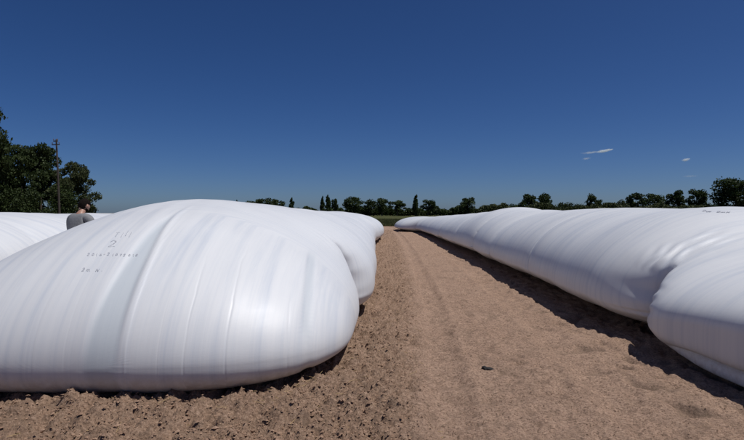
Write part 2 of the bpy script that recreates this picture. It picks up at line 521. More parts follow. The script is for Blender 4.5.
# ---- the bag right of the track
def right_disp(y, th, P):
    # on this bag the camera sees the flank round th = pi
    ph = np.pi - np.mod(th + 2 * np.pi, 2 * np.pi)        # 0 on the left flank, + upwards
    d = hoop_wrinkles(y, ph, 201)
    fl = sstep(-1.57, -1.40, ph) * (1 - 0.62 * sstep(0.20, 0.75, ph)) * (1 - sstep(0.95, 1.45, ph))
    yc = 6.25 - 0.10 * sstep(0.3, 1.2, ph) + 0.03 * vnoise(ph * 5, y * 0, 207)
    u = y - yc
    sq = 0.62 * fl * lobe(u / np.where(u < 0, 0.75, 1.05))
    # gathered folds on the far side of the crease and at its knot
    w1 = sstep(0.03, 0.12, u) * (1 - sstep(0.20, 0.60, u)) * sstep(0.45, 0.70, ph) * (1 - sstep(1.0, 1.3, ph))
    d = d + 0.016 * w1 * np.sin((u - 0.45 * (ph - 0.9) + 0.05 * vnoise(u * 4, ph * 3, 208)) * 2 * np.pi / 0.14)
    w2 = np.exp(-((u + 0.22) / 0.18) ** 2) * np.exp(-((ph - 0.15) / 0.25) ** 2)
    d = d + 0.016 * w2 * np.sin((ph + 0.30 * u) * 2 * np.pi / 0.17 + 2 * vnoise(u * 4, ph * 3, 209))
    # a tuck along the foot of the near lobe
    w3 = (1 - sstep(5.0, 5.7, y)) * sstep(2.0, 3.0, y)
    d = d - 0.13 * w3 * lobe((ph + 0.36 + 0.05 * (y - 5)) / np.where(ph > -0.36, 0.24, 0.13)) + 0.07 * w3 * sstep(-0.38, -0.55, ph)
    # shallow waists farther along
    for yy, dp, wd in ((10.6, 0.05, 0.5), (14.6, 0.07, 0.8), (17.4, 0.10, 0.7), (21.5, 0.09, 0.9), (27.5, 0.10, 1.2), (34, 0.12, 1.5)):
        d = d - dp * (0.4 + 0.6 * np.cos(np.clip(ph, -1.5, 1.5))) * lobe((y - yy - 0.25 * ph) / wd)
    sq = sq + 0.5 * np.clip(np.cos(ph), 0, 1) * lobe((y - 42.2) / 1.2)
    return d, sq

me = bag_mesh('row_bag', stations(-5.0, 50.0, 14.0, fine=0.022, nose_len=1.4), -5.0, 50.0,
              interp([-6, 2, 4, 5, 6, 7, 9, 13, 18, 32, 41, 42.6, 43.4, 47, 51], [4.3, 3.42, 3.13, 3.01, 2.88, 2.92, 3.00, 3.10, 3.18, 3.42, 3.48, 3.0, 2.25, 2.0, 2.0]),
              interp([-6, 2, 5, 7, 13, 18, 32, 41, 51], [8.2, 7.3, 7.0, 7.0, 7.05, 7.0, 7.1, 6.8, 6.2]),
              interp([-6, 3.5, 5.6, 6.15, 6.6, 7.2, 10, 14, 16.5, 18.8, 22, 27, 35, 43, 51], [1.30, 1.08, 1.04, 1.16, 1.46, 1.57, 1.59, 1.57, 1.59, 1.68, 1.54, 1.47, 1.34, 1.22, 1.16]),
              nt=300, shoulder=2.0, mid=interp([4.4, 5.2, 6.3], [0.46, 0.42, 0.25]), foot=interp([4.4, 5.2, 6.0, 6.8], [6.0, 5.0, 2.2, 1.8]),
              nose=(1.7, 2.6, 2.4, 1.7, 0.30), disp=right_disp, seed=200)
row_bag = empty('silo_bag', (5.0, 20, 0))
tag(row_bag, 'long white silo bag right of the track with a deep crease near the camera', 'silo bag', 'white silo bags lying in rows')
adopt('cover', me, row_bag, M_FILM)
BAG_MESH['row'] = me

# ---- the one behind the man
def third_disp(y, th, P):
    d = hoop_wrinkles(y, th, 401, 0.8)
    tt = np.arctan2(np.sin(th), np.cos(th))
    for yy, dp, wd in ((9.2, 0.05, 0.6), (11.4, 0.06, 0.8)):
        d = d - dp * lobe((y - yy - 0.3 * tt) / wd) * np.clip(np.cos(tt), 0, 1)
    return d
me = bag_mesh('back_bag', stations(3.0, 36, 16, 0.05, 0.12), 3.0, 36,
              interp([0, 40], [-9.6, -8.8]), interp([0, 40], [-5.75, -5.0]), interp([0, 8, 12, 16, 40], [1.50, 1.50, 1.50, 1.47, 1.42]),
              nt=200, nose=(1.7, 2.6, 2.4, 1.7, 0.3), disp=third_disp, seed=400)
o = empty('silo_bag', (-7.6, 12, 0))
tag(o, 'white silo bag at the left edge, behind the man in grey', 'silo bag', 'white silo bags lying in rows')
adopt('cover', me, o, M_FILM)

# ---- felt-pen writing, laid on the film
GL = {  # strokes on a 1 x 1 box, y up
 '0': [[(.5, 1), (.15, .7), (.15, .3), (.5, 0), (.85, .3), (.85, .7), (.5, 1)]],
 '1': [[(.2, .75), (.55, 1), (.55, 0)]],
 '2': [[(.1, .75), (.4, 1), (.8, .8), (.6, .45), (.1, 0), (.9, .05)]],
 '7': [[(.1, .95), (.9, 1), (.45, 0)]],
 '8': [[(.5, .55), (.2, .8), (.5, 1), (.8, .8), (.5, .55), (.15, .25), (.5, 0), (.85, .25), (.5, .55)]],
 '-': [[(.1, .45), (.9, .5)]],
 '.': [[(.4, .0), (.55, .1)]],
 'T': [[(.0, .95), (1, 1)], [(.5, 1), (.4, 0)]],
 'i': [[(.5, .6), (.45, 0)], [(.52, .85), (.55, .95)]],
 'l': [[(.5, 1), (.42, 0)]],
 'm': [[(.0, 0), (.1, .6), (.4, .5), (.42, 0)], [(.42, .45), (.75, .6), (.85, 0)]],
 'N': [[(.1, 0), (.15, 1), (.8, 0), (.9, 1)]],
 'w': [[(0, .7), (.2, 0), (.5, .6), (.75, 0), (1, .8)]],
 ' ': [],
}
def write_on(me, parent, items, width, seed):
    vv = [v.co for v in me.vertices]
    bvh = BVHTree.FromPolygons(vv, [p.vertices for p in me.polygons])
    rnd = random.Random(seed)
    V, Q = [], []
    for text, (px, py), (w, h), (sx, sy), slant in items:
        for i, ch in enumerate(text):
            jx, jy = rnd.uniform(-.12, .12), rnd.uniform(-.2, .2); jw, jh = rnd.uniform(.75, 1.15), rnd.uniform(.7, 1.1)
            for st in GL[ch]:
                pts = []
                for a, b in zip(st[:-1], st[1:]):
                    for q in range(4):
                        pts.append((a[0] + (b[0] - a[0]) * q / 4, a[1] + (b[1] - a[1]) * q / 4))
                pts.append(st[-1])
                hits = []
                for gx, gy in pts:
                    X = px + (i + jx) * sx + gx * w * jw + gy * h * slant
                    Y = py + i * sy - (gy * jh + jy) * h
                    d = pix_dir(X, Y).normalized()
                    loc, nrm, idx, dist = bvh.ray_cast(Vector((0, 0, CAM_H)), d)
                    if loc is None: continue
                    if nrm.dot(d) > 0: nrm = -nrm
                    hits.append((loc + nrm * 0.006, nrm))
                base = len(V)
                for k, (p, nrm) in enumerate(hits):
                    a = hits[max(0, k - 1)][0]; b = hits[min(len(hits) - 1, k + 1)][0]
                    t = b - a
                    if t.length < 1e-6: t = Vector((1, 0, 0))
                    s = t.cross(nrm).normalized() * width * rnd.uniform(.35, .6)
                    V += [p - s, p + s]
                for k in range(len(hits) - 1):
                    Q.append((base + 2 * k, base + 2 * k + 1, base + 2 * k + 3, base + 2 * k + 2))
    m = np_mesh('handwriting', V, Q)
    return adopt('handwriting', m, parent, M_INK)

hw = write_on(BAG_MESH['nose'], nose_bag, [
    ('Till', (114.5, 237.0), (4.0, 4.6), (4.6, -0.15), 0.55),
    ('2', (108.0, 247.0), (8.5, 6.0), (9, 0), 0.5),
    ('2018-21072018', (87.5, 255.5), (2.6, 2.4), (4.0, 0.05), 0.35),
    ('2m N.', (82.0, 271.5), (3.4, 3.2), (4.6, 0.0), 0.4)], 0.005, 3)
hw['kind'] = 'stuff'; hw['label'] = 'faint felt-pen handwriting on the white film'
hw = write_on(BAG_MESH['row'], row_bag, [
    ('2w 2mN', (702.0, 211.6), (4.2, 1.4), (4.8, 0.25), 0.6)], 0.013, 5)
hw['kind'] = 'stuff'; hw['label'] = 'dark felt-pen scrawl near the top of the film'

# ------------------------------------------------------------------ field
def field_material():
    k = NT('crop_field')
    tc = k.n('ShaderNodeTexCoord').outputs['Object']
    n1 = k.noise(k.mapping(tc, (0.12, 0.03, 1)), 1.0, 6, 0.6)
    n2 = k.noise(tc, 3.0, 6, 0.7)
    col = k.ramp(n1, [(0.3, (0.060, 0.068, 0.024)), (0.7, (0.095, 0.090, 0.036))])
    col = k.mix(k.ramp(n2, [(0.4, (0, 0, 0)), (0.7, (0.6, 0.6, 0.6))]), col, (0.045, 0.055, 0.018))
    k.set(Base_Color=col, Roughness=0.9, Normal=k.bump(n2, 0.8, 0.3))
    k.b.inputs['Specular IOR Level'].default_value = 0.1
    return k.m
fy = np.concatenate([np.linspace(0, 60, 61)])
ex = np.concatenate([-np.geomspace(9000, 42, 20), np.linspace(-40, 40, 161), np.geomspace(42, 9000, 20)])
ed = 61.0 + 0.7 * vnoise(ex * 0.5, ex * 0, 501) + 0.3 * vnoise(ex * 2.1, ex * 0, 502)
far = np.full_like(ex, 9000.0)
rows = [ed + (far - ed) * t ** 4 for t in np.linspace(0, 1, 40)]
FV = np.stack([np.stack([ex, r, np.full_like(ex, 0.03)], -1) for r in rows])
M_FIELD = field_material()
tag(link('field', np_mesh('field', FV, grid_quads(40, len(ex))), None, M_FIELD), kind='structure')

def leaf_mat(name, lo, hi, trans=0.25):
    k = NT(name)
    geo = k.n('ShaderNodeNewGeometry')
    rp = geo.outputs['Random Per Island']
    oi = k.n('ShaderNodeObjectInfo').outputs['Random']
    c = k.ramp(rp, [(0.0, lo), (1.0, hi)])
    c2 = k.mix(k.math('MULTIPLY', oi, 0.35), c, tuple(0.6 * v for v in lo))
    k.set(Base_Color=c2, Roughness=0.65)
    k.b.inputs['Specular IOR Level'].default_value = 0.25
    tr = k.n('ShaderNodeBsdfTranslucent')
    k.l(c2, tr.inputs['Color'])
    ms = k.n('ShaderNodeMixShader')
    ms.inputs[0].default_value = trans
    out = k.t.nodes['Material Output']
    k.l(k.b.outputs[0], ms.inputs[1]); k.l(tr.outputs[0], ms.inputs[2]); k.l(ms.outputs[0], out.inputs['Surface'])
    return k.m
M_LEAF = leaf_mat('leaf_dark', (0.020, 0.037, 0.010), (0.060, 0.084, 0.022))
M_LEAF2 = leaf_mat('leaf_olive', (0.034, 0.048, 0.018), (0.085, 0.098, 0.036))
M_GRASS = leaf_mat('grass_blade', (0.060, 0.075, 0.024), (0.16, 0.15, 0.060))
M_BARK = simple_mat('bark', (0.065, 0.05, 0.038), 0.9, 0.35, 8, 0.6)
M_WOOD = simple_mat('weathered_wood', (0.045, 0.038, 0.032), 0.85, 0.3, 14, 0.3)

def blades(n, fx, fy, h, seed):
    r = np.random.default_rng(seed)
    x, y = fx(r, n), fy(r, n)
    hh = h * r.uniform(0.5, 1.2, n)
    a = r.uniform(0, np.pi, n); w = r.uniform(0.012, 0.035, n)
    dx, dy = np.cos(a) * w, np.sin(a) * w
    lx, ly = r.normal(0, .3, n) * hh, r.normal(0, .3, n) * hh
    z = np.full(n, 0.02)
    V = np.stack([np.stack([x - dx, y - dy, z], -1), np.stack([x + dx, y + dy, z], -1), np.stack([x + lx, y + ly, z + hh], -1)], 1)
    return np_mesh('grass', V, None, np.arange(3 * n).reshape(-1, 3), smooth=False)
me = blades(40000, lambda r, n: r.uniform(-10, 14, n), lambda r, n: 60.6 + 60 * r.uniform(0, 1, n) ** 1.5, 0.34, 11)
tag(link('field_grass', me, None, M_GRASS), 'rough green and straw-coloured growth along the edge of the field', 'grass', kind='stuff')

# ------------------------------------------------------------------ trees
def leaf_cloud(centres, radii, counts, size, seed, flat=1.0):
    r = np.random.default_rng(seed)
    P, Sz = [], []
    for c, rad, n in zip(centres, radii, counts):
        d = r.normal(size=(n, 3)); d /= np.linalg.norm(d, axis=1)[:, None]
        q = r.uniform(0.35, 1.0, n) ** 0.6 * (1 + 0.12 * r.normal(size=n))
        P.append(np.array(c) + d * np.array(rad) * q[:, None])
        Sz.append(size * r.uniform(0.6, 1.35, n))
    P = np.concatenate(P); Sz = np.concatenate(Sz); n = len(P)
    a = r.normal(size=(n, 3)); a /= np.linalg.norm(a, axis=1)[:, None]
    b = np.cross(a, r.normal(size=(n, 3))); b /= np.linalg.norm(b, axis=1)[:, None]
    a, b = a * Sz[:, None] * 0.5, b * Sz[:, None] * 0.32
    V = np.stack([P - a, P + b, P + a, P - b], 1)
    return V.reshape(-1, 3), np.arange(4 * n).reshape(-1, 4)

def tube(pts, rads, ns=7):
    V, Q = [], []
    pts = [Vector(p) for p in pts]
    for i, p in enumerate(pts):
        t = (pts[min(i + 1, len(pts) - 1)] - pts[max(i - 1, 0)]).normalized()
        s = t.cross(Vector((0.31, 0.95, 0.05))).normalized(); u = s.cross(t)
        for k in range(ns):
            a = 2 * math.pi * k / ns
            V.append(p + (s * math.cos(a) + u * math.sin(a)) * rads[i])
    for i in range(len(pts) - 1):
        for k in range(ns):
            Q.append((i * ns + k, i * ns + (k + 1) % ns, (i + 1) * ns + (k + 1) % ns, (i + 1) * ns + k))
    return V, Q

def join(parts):
    V, Q, off = [], [], 0
    for v, q in parts:
        V += [tuple(p) for p in v]
        Q += [tuple(i + off for i in f) for f in q]
        off += len(v)
    return V, Q

def tree_meshes(kind, nleaf, leaf, seed):
    """unit-ish tree: height 1, crown width 1 (scaled per tree); returns crown mesh, trunk mesh"""
    r = random.Random(seed)
    cs, rs, lim = [], [], []
    if kind in ('round', 'open'):
        n = 24 if kind == 'round' else 19
        lo = 0.26 if kind == 'round' else 0.34
        for i in range(n):
            zz = lo + (0.90 - lo) * (i + r.random()) / n
            q = 0.37 * math.sqrt(max(0.06, 1 - ((zz - 0.54) / 0.42) ** 2)) * math.sqrt(r.uniform(0.05, 1)); a = r.uniform(0, 6.28) + i * 2.4
            k = r.uniform(0.11, 0.19) if kind == 'round' else r.uniform(0.09, 0.17)
            cs.append((q * math.cos(a), q * math.sin(a), zz)); rs.append((k, k, k * r.uniform(.55, .8)))
    elif kind == 'poplar':
        n = 13
        for i in range(n):
            zz = 0.10 + 0.84 * i / (n - 1)
            w = 0.36 * math.sin(math.pi * min(1, 0.22 + 0.76 * zz)) ** 0.8
            a = r.uniform(0, 6.28)
            cs.append((0.12 * math.cos(a), 0.12 * math.sin(a), zz)); rs.append((w, w, 0.075))
    elif kind == 'bush':
        n = 16
        for i in range(n):
            a = r.uniform(0, 6.28); q = r.uniform(0.0, 0.38); zz = r.uniform(0.12, 0.82) * (1 - q * 0.7)
            cs.append((q * math.cos(a), q * math.sin(a), zz)); k = r.uniform(0.13, 0.22); rs.append((k, k, k))
    elif kind == 'tall':
        n = 58
        for i in range(n):
            zz = 0.12 + 0.82 * (i + r.random()) / n
            q = 0.43 * math.sqrt(max(0.03, 1 - ((zz - 0.46) / 0.52) ** 2)) * math.sqrt(r.uniform(0.05, 1)); a = r.uniform(0, 6.28) + i * 2.4
            cs.append((q * math.cos(a), q * math.sin(a), zz)); k = r.uniform(0.08, 0.15); rs.append((k, k, k * 0.55))
    vol = [q[0] * q[1] + 0.004 for q in rs]; tot = sum(vol)
    cnt = [max(8, int(nleaf * v / tot)) for v in vol]
    V, Q = leaf_cloud(cs, rs, cnt, leaf, seed)
    crown = np_mesh('crown', V, Q, smooth=False)
    parts = [tube([(0, 0, -0.02), (0.008, 0, 0.2), (-0.006, 0.01, 0.5), (0.0, 0, 0.82)], [0.028, 0.022, 0.016, 0.004], 8)]
    for c in cs[:9]:
        z0 = max(0.12, min(0.6, c[2] - 0.22))
        parts.append(tube([(0, 0, z0), (c[0] * .5, c[1] * .5, z0 + (c[2] - z0) * .6), (c[0] * .95, c[1] * .95, c[2])], [0.012, 0.006, 0.002], 5))
    V, Q = join(parts)
    return crown, np_mesh('trunk', V, Q)

PROTO = {}
def proto(kind, var, nleaf, leaf, mat):
    key = (kind, var, nleaf, mat.name)
    if key not in PROTO:
        c, t = tree_meshes(kind, nleaf, leaf, 1000 + 37 * var + len(kind))
        c.materials.append(mat); t.materials.append(M_BARK)
        PROTO[key] = (c, t)
    return PROTO[key]

def tree(px, y, top_px, width_px, kind, var, label, name='tree', cat='tree', group=None, nleaf=1500, leaf=0.055, mat=None, base=0.0, x=None):
    h = CAM_H + (HORIZON - top_px) / F_PX * y
    w = width_px / F_PX * y
    X = at_depth(px, y) if x is None else x
    c, t = proto(kind, var, nleaf, leaf, mat or M_LEAF)
    o = empty(name, (X, y, base), random.uniform(0, 6.28))
    o.scale = (w, w, h / 0.985)
    tag(o, label, cat, group)
    link('crown', c, o); link('trunk', t, o)
    return o

G_FAR = 'trees on the horizon'
# the clump at the left, beyond the bags
tree(-40, 66, 78, 84, 'tall', 9, 'tallest leafy tree, cut off by the left edge of the picture', nleaf=20000, leaf=0.030, group='trees of the left clump')
tree(8, 70, 140, 54, 'tall', 2, 'dark broad tree at the left edge, lower than the tall one beside it', nleaf=20000, leaf=0.034, group='trees of the left clump')
tree(41, 73, 145, 58, 'tall', 3, 'round-topped dark tree directly behind the wooden utility pole', nleaf=20000, leaf=0.034, group='trees of the left clump')
tree(73, 72, 163, 46, 'tall', 4, 'lowest tree of the left clump, above the head of the man', nleaf=16000, leaf=0.036, mat=M_LEAF2, group='trees of the left clump')
tree(22, 68, 178, 44, 'bush', 5, 'dark undergrowth shrub below the left clump of trees', name='shrub', cat='shrub', nleaf=6000, leaf=0.04, group='undergrowth of the left clump')
tree(60, 69, 182, 44, 'bush', 6, 'dark shrub at the foot of the utility pole', name='shrub', cat='shrub', nleaf=6000, leaf=0.04, group='undergrowth of the left clump')
tree(-8, 69, 182, 44, 'bush', 7, 'dark shrub at the left edge below the tall tree', name='shrub', cat='shrub', nleaf=6000, leaf=0.04, group='undergrowth of the left clump')

FAR = [
 (229, 268, 202.5, 16, 'bush', 1, 'low shrub just right of the top of the nose bag'),
 (236.5, 262, 200.5, 4.5, 'poplar', 1, 'leftmost narrow poplar, small and alone above the nose bag'),
 (250, 270, 201, 19, 'round', 1, 'left one of three joined round trees above the nose bag'),
 (264, 266, 198.5, 19, 'round', 2, 'middle and tallest of three joined round trees above the nose bag'),
 (278, 270, 199.5, 17, 'round', 3, 'right one of three joined round trees above the nose bag'),
 (292, 260, 198.5, 6, 'poplar', 2, 'lone narrow poplar standing between two tree groups above the left bag'),
 (322.5, 262, 197, 5, 'poplar', 3, 'left of two close narrow poplars above the end of the left bag'),
 (328, 258, 195.5, 6, 'poplar', 1, 'right of two close narrow poplars above the end of the left bag'),
 (334.5, 264, 199, 8, 'open', 1, 'small loose tree touching the pair of narrow poplars'),
 (352, 262, 196.5, 21, 'round', 4, 'large round tree next right of the pair of poplars'),
 (370, 268, 200, 15, 'round', 5, 'middling round tree left of the green field gap'),
 (382, 260, 198.5, 15, 'round', 2, 'full round tree over the left edge of the green field gap'),
 (397, 266, 200.5, 18, 'open', 2, 'loose spreading tree over the middle of the green field gap'),
 (416, 255, 195.5, 6.5, 'poplar', 2, 'lone dark cypress-like poplar above the far end of the track'),
 (428, 262, 200, 15, 'open', 3, 'loose tree just right of the poplar at the end of the track'),
 (469, 258, 197.5, 17, 'round', 1, 'lone round ball-shaped tree above the far part of the right bag'),
 (513, 266, 203, 13, 'bush', 2, 'low shrub left of the two flat-topped trees'),
 (528, 256, 194.5, 18, 'open', 4, 'left of two flat-topped trees behind the right bag'),
 (546, 254, 193.5, 16, 'round', 3, 'right of two flat-topped trees behind the right bag'),
 (562, 262, 199, 18, 'bush', 3, 'broad shrub right of the two flat-topped trees'),
 (577, 264, 202.5, 14, 'bush', 4, 'low shrub left of a small round tree behind the right bag'),
 (595, 256, 194.5, 16, 'round', 5, 'small round tree alone between low shrubs behind the right bag'),
 (611, 262, 202, 15, 'bush', 1, 'low shrub between the small round tree and the pale bush'),
 (622, 250, 198.5, 15, 'bush', 2, 'pale green mounded bush left of a row of four trees'),
 (636, 256, 193, 19, 'open', 1, 'first of four trees right of the pale mounded bush'),
 (655, 254, 193.5, 23, 'round', 4, 'second and broadest of four trees right of the pale bush'),
 (675, 250, 190.5, 18, 'open', 2, 'third of four trees right of the pale bush, loose crown'),
 (696, 250, 189.5, 19, 'open', 3, 'last of four trees right of the pale bush, leaning loose crown'),
 (714, 258, 200, 16, 'bush', 3, 'low shrub left of the big tree at the right edge'),
 (736, 236, 178.5, 40, 'round', 2, 'biggest tree of the horizon, cut by the right edge'),
]
for i, (px, y, tp, w, kd, var, lab) in enumerate(FAR):
    sh = kd == 'bush'
    big = w > 30
    tree(px, y, tp - 0.3, w * (1.12 if kd == 'poplar' else 1.25), kd, var + (10 if big else 0), lab, 'shrub' if sh else 'tree', 'shrub' if sh else 'tree',
         'shrubs on the horizon' if sh else G_FAR, 6000 if big else 2600, 0.05 if big else 0.07 if kd != 'poplar' else 0.15,
         M_LEAF2 if 'pale' in lab and sh else M_LEAF)

# a continuous scrubby hedge along the tree bases: one mass
def hedge(name, x0, x1, y0, hgt, n, leaf, seed, label, mat):
    r = np.random.default_rng(seed)
    x = r.uniform(x0, x1, n)
    top = hgt * (0.72 + 0.42 * vnoise(x * 0.10, x * 0, seed) + 0.25 * vnoise(x * 0.35, x * 0, seed + 1))
    z = np.abs(top) * r.uniform(0.03, 1.0, n) ** 0.7
    y = y0 + r.normal(0, 1.6, n) + 3 * vnoise(x * 0.02, x * 0, seed + 2)
    P = np.stack([x, y, z], -1)
    a = r.normal(size=(n, 3)); a /= np.linalg.norm(a, axis=1)[:, None]
    b = np.cross(a, r.normal(size=(n, 3))); b /= np.linalg.norm(b, axis=1)[:, None]
    s = leaf * r.uniform(.6, 1.4, n)[:, None]
    V = np.stack([P - a * s, P + b * s * .7, P + a * s, P - b * s * .7], 1).reshape(-1, 3)
    o = link(name, np_mesh(name, V, np.arange(4 * n).reshape(-1, 4), smooth=False), None, mat)
    return tag(o, label, 'hedge', kind='stuff')
hedge('hedgerow', -90, 260, 274, 5.2, 90000, 0.42, 601, 'dark continuous hedge running along the horizon below the trees', M_LEAF)
hedge('reed_belt', 46, 250, 240, 6.2, 80000, 0.36, 611, 'lower olive scrub belt in front of the dark hedge', M_LEAF2)
hedge('hedgerow', -140, -52, 92, 2.2, 26000, 0.22, 621, 'dark hedge behind the left clump of trees', M_LEAF)

# ------------------------------------------------------------------ utility pole
def box(cx, cy, cz, sx, sy, sz):
    V = [(cx + a * sx / 2, cy + b * sy / 2, cz + c * sz / 2) for c in (-1, 1) for b in (-1, 1) for a in (-1, 1)]
    return V, [(0, 2, 3, 1), (4, 5, 7, 6), (0, 1, 5, 4), (2, 6, 7, 3), (0, 4, 6, 2), (1, 3, 7, 5)]
py_ = 56.0
ph_ = CAM_H + (HORIZON - 139.5) / F_PX * py_
pole = empty('utility_pole', (at_depth(60.0, py_), py_, 0))
pole.rotation_euler = (0, R(-2.0), 0)
tag(pole, 'thin dark wooden utility pole with two small crossarms, before the left trees', 'pole')
V, Q = tube([(0, 0, -0.3), (0, 0, 3), (0.01, 0, 6), (0, 0, ph_)], [0.115, 0.105, 0.095, 0.08], 12)
V = list(V) + [Vector((0, 0, ph_ + 0.05))]
n0 = len(V) - 1
me = np_mesh('post', V, Q, [(n0 - 12 + k, n0 - 12 + (k + 1) % 12, n0) for k in range(12)])
link('post', me, pole, M_WOOD)
M_PORC = simple_mat('porcelain', (0.22, 0.18, 0.15), 0.3, 0.1)
for zz, ln in ((ph_ - 0.55, 0.8), (ph_ - 0.18, 0.45)):
    v, q = box(0, -0.14, zz, ln, 0.09, 0.10)
    arm = link('crossarm', np_mesh('crossarm', v, q, smooth=False), pole, M_WOOD)
    for sx in (-1, 1):
        v, q = tube([(sx * ln * .44, -0.14, zz + .05), (sx * ln * .44, -0.14, zz + .12), (sx * ln * .44, -0.14, zz + .15), (sx * ln * .44, -0.14, zz + .24)], [0.02, 0.02, 0.055, 0.03], 8)
        link('insulator', np_mesh('insulator', v, q), arm, M_PORC)

# ------------------------------------------------------------------ clouds (thin wisps, far off)
def cloud_mat(name, dens, scale):
    m = bpy.data.materials.new(name); m.use_nodes = True
    t = m.node_tree; t.nodes.clear()
    out = t.nodes.new('ShaderNodeOutputMaterial'); pv = t.nodes.new('ShaderNodeVolumePrincipled')
    tc = t.nodes.new('ShaderNodeTexCoord'); nz = t.nodes.new('ShaderNodeTexNoise')
    nz.inputs['Scale'].default_value = scale; nz.inputs['Detail'].default_value = 4
    ln = t.nodes.new('ShaderNodeVectorMath'); ln.operation = 'LENGTH'
    t.links.new(tc.outputs['Object'], nz.inputs['Vector']); t.links.new(tc.outputs['Object'], ln.inputs[0])
    a = t.nodes.new('ShaderNodeMath'); a.operation = 'SUBTRACT'; a.inputs[0].default_value = 0.95
    t.links.new(ln.outputs['Value'], a.inputs[1])
    b = t.nodes.new('ShaderNodeMath'); b.operation = 'MULTIPLY_ADD'; b.inputs[1].default_value = 2.4; b.inputs[2].default_value = -1.25
    t.links.new(nz.outputs['Fac'], b.inputs[0])
    c = t.nodes.new('ShaderNodeMath'); c.operation = 'ADD'; t.links.new(a.outputs[0], c.inputs[0]); t.links.new(b.outputs[0], c.inputs[1])
    e = t.nodes.new('ShaderNodeMath'); e.operation = 'MULTIPLY'; e.use_clamp = False
    mx = t.nodes.new('ShaderNodeMath'); mx.operation = 'MAXIMUM'; mx.inputs[1].default_value = 0
    t.links.new(c.outputs[0], mx.inputs[0]); t.links.new(mx.outputs[0], e.inputs[0]); e.inputs[1].default_value = dens
    t.links.new(e.outputs[0], pv.inputs['Density'])
    pv.inputs['Color'].default_value = (0.88, 0.95, 1.0, 1); pv.inputs['Anisotropy'].default_value = 0.0
    t.links.new(pv.outputs[0], out.inputs['Volume'])
    return m
def cloud(px, py, w, h, tilt, dens, label, seed):
    Yd = 6000.0
    bm = bmesh.new(); bmesh.ops.create_icosphere(bm, subdivisions=3, radius=1.0)
    me = bpy.data.meshes.new('cloud'); bm.to_mesh(me); bm.free()
    o = link('cloud', me, None, cloud_mat('cloud_vapour', dens, 1.6 + 0.2 * seed))
    o.location = (at_depth(px, Yd), Yd, CAM_H + (HORIZON - py) / F_PX * Yd)
    o.scale = (w / 2 / F_PX * Yd, 0.35 * w / F_PX * Yd, h / 2 / F_PX * Yd)
    o.rotation_euler = (0, R(-tilt), 0)
    tag(o, label, 'cloud', 'small wispy clouds')
cloud(604, 150.8, 18, 3.2, 9, 0.07, 'brightest long wisp of cloud above the right bag', 1)
cloud(591, 152.5, 22, 2.4, 5, 0.014, 'faint streak trailing left from the brightest wisp of cloud', 4)
cloud(586, 158.6, 9, 2.6, 6, 0.028, 'dim small puff of cloud below the long wisp', 2)
cloud(685.5, 159.8, 9, 3.4, 12, 0.08, 'small bright puff of cloud at the right', 3)
cloud(690, 176.2, 16, 2.4, 2, 0.006, 'very faint flat streak of cloud low at the right', 5)

# ------------------------------------------------------------------ soil clods, straw and the black scrap
def ico_unit():
    bm = bmesh.new(); bmesh.ops.create_icosphere(bm, subdivisions=1, radius=1.0)
    v = np.array([x.co[:] for x in bm.verts]); f = np.array([[q.index for q in x.verts] for x in bm.faces]); bm.free()
    return v, f
iv, if_ = ico_unit()
ov = np.array([(1, 0, 0), (-1, 0, 0), (0, 1, 0), (0, -1, 0), (0, 0, 1), (0, 0, -1)], float)
of_ = np.array([(0, 2, 4), (2, 1, 4), (1, 3, 4), (3, 0, 4), (2, 0, 5), (1, 2, 5), (3, 1, 5), (0, 3, 5)])
def clods(n, seed, iv, if_, s0, s1, pw, thin):
    r = np.random.default_rng(seed)
    y = 3.1 + 22 * r.uniform(0, 1, n) ** 2.6
    x = r.uniform(-4.2, 3.6, n)
    z, rough, dark_marks = ground_h(x, y)
    keep = (r.uniform(0, 1, n) < thin + (1 - thin) * rough) & ((y < 5.0) | (x > -0.9))
    # half of them in drifts
    keep &= (vnoise(x * 1.4, y * 1.2, 91) > -0.25) | (r.uniform(0, 1, n) < 0.35)
    x, y, z, rough = x[keep], y[keep], z[keep], rough[keep]; n = len(x)
    s = (s0 + s1 * r.uniform(0, 1, n) ** pw) * (0.45 + 0.55 * rough)
    V = iv[None] * (1 + 0.35 * r.normal(size=(n, len(iv), 1)).clip(-1.2, 1.2))
    sc = np.stack([s * r.uniform(.8, 1.6, n), s * r.uniform(.8, 1.6, n), s * r.uniform(.5, .9, n)], -1)
    V = V * sc[:, None, :]
    a = r.uniform(0, 6.28, n); ca, sa = np.cos(a)[:, None], np.sin(a)[:, None]
    V = np.stack([V[..., 0] * ca - V[..., 1] * sa, V[..., 0] * sa + V[..., 1] * ca, V[..., 2]], -1)
    V = V + np.stack([x, y, z + s * 0.25], -1)[:, None, :]
    T = (if_[None] + (np.arange(n) * len(iv))[:, None, None]).reshape(-1, 3)
    return np_mesh('soil_crumbs', V.reshape(-1, 3), None, T, smooth=False)
def clod_material():
    k = NT('soil_clod')
    rp = k.n('ShaderNodeNewGeometry').outputs['Random Per Island']
    col = k.ramp(rp, [(0.0, (0.22, 0.142, 0.097)), (0.5, (0.29, 0.188, 0.130)), (1.0, (0.37, 0.248, 0.175))])
    nz = k.noise(k.n('ShaderNodeTexCoord').outputs['Object'], 160, 4, 0.7)
    k.set(Base_Color=col, Roughness=0.95, Normal=k.bump(nz, 0.6, 0.006))
    k.b.inputs['Specular IOR Level'].default_value = 0.1
    return k.m
M_CLOD = clod_material()
tag(link('soil_clods', clods(9000, 93, iv, if_, 0.004, 0.013, 5, 0.05), None, M_CLOD), 'larger clods of brown soil scattered over the loose ground', 'soil', kind='stuff')
tag(link('soil_crumbs', clods(120000, 94, ov, of_, 0.0035, 0.010, 3, 0.35), None, M_CLOD), 'tiny loose crumbs of brown soil covering the ground', 'soil', kind='stuff')

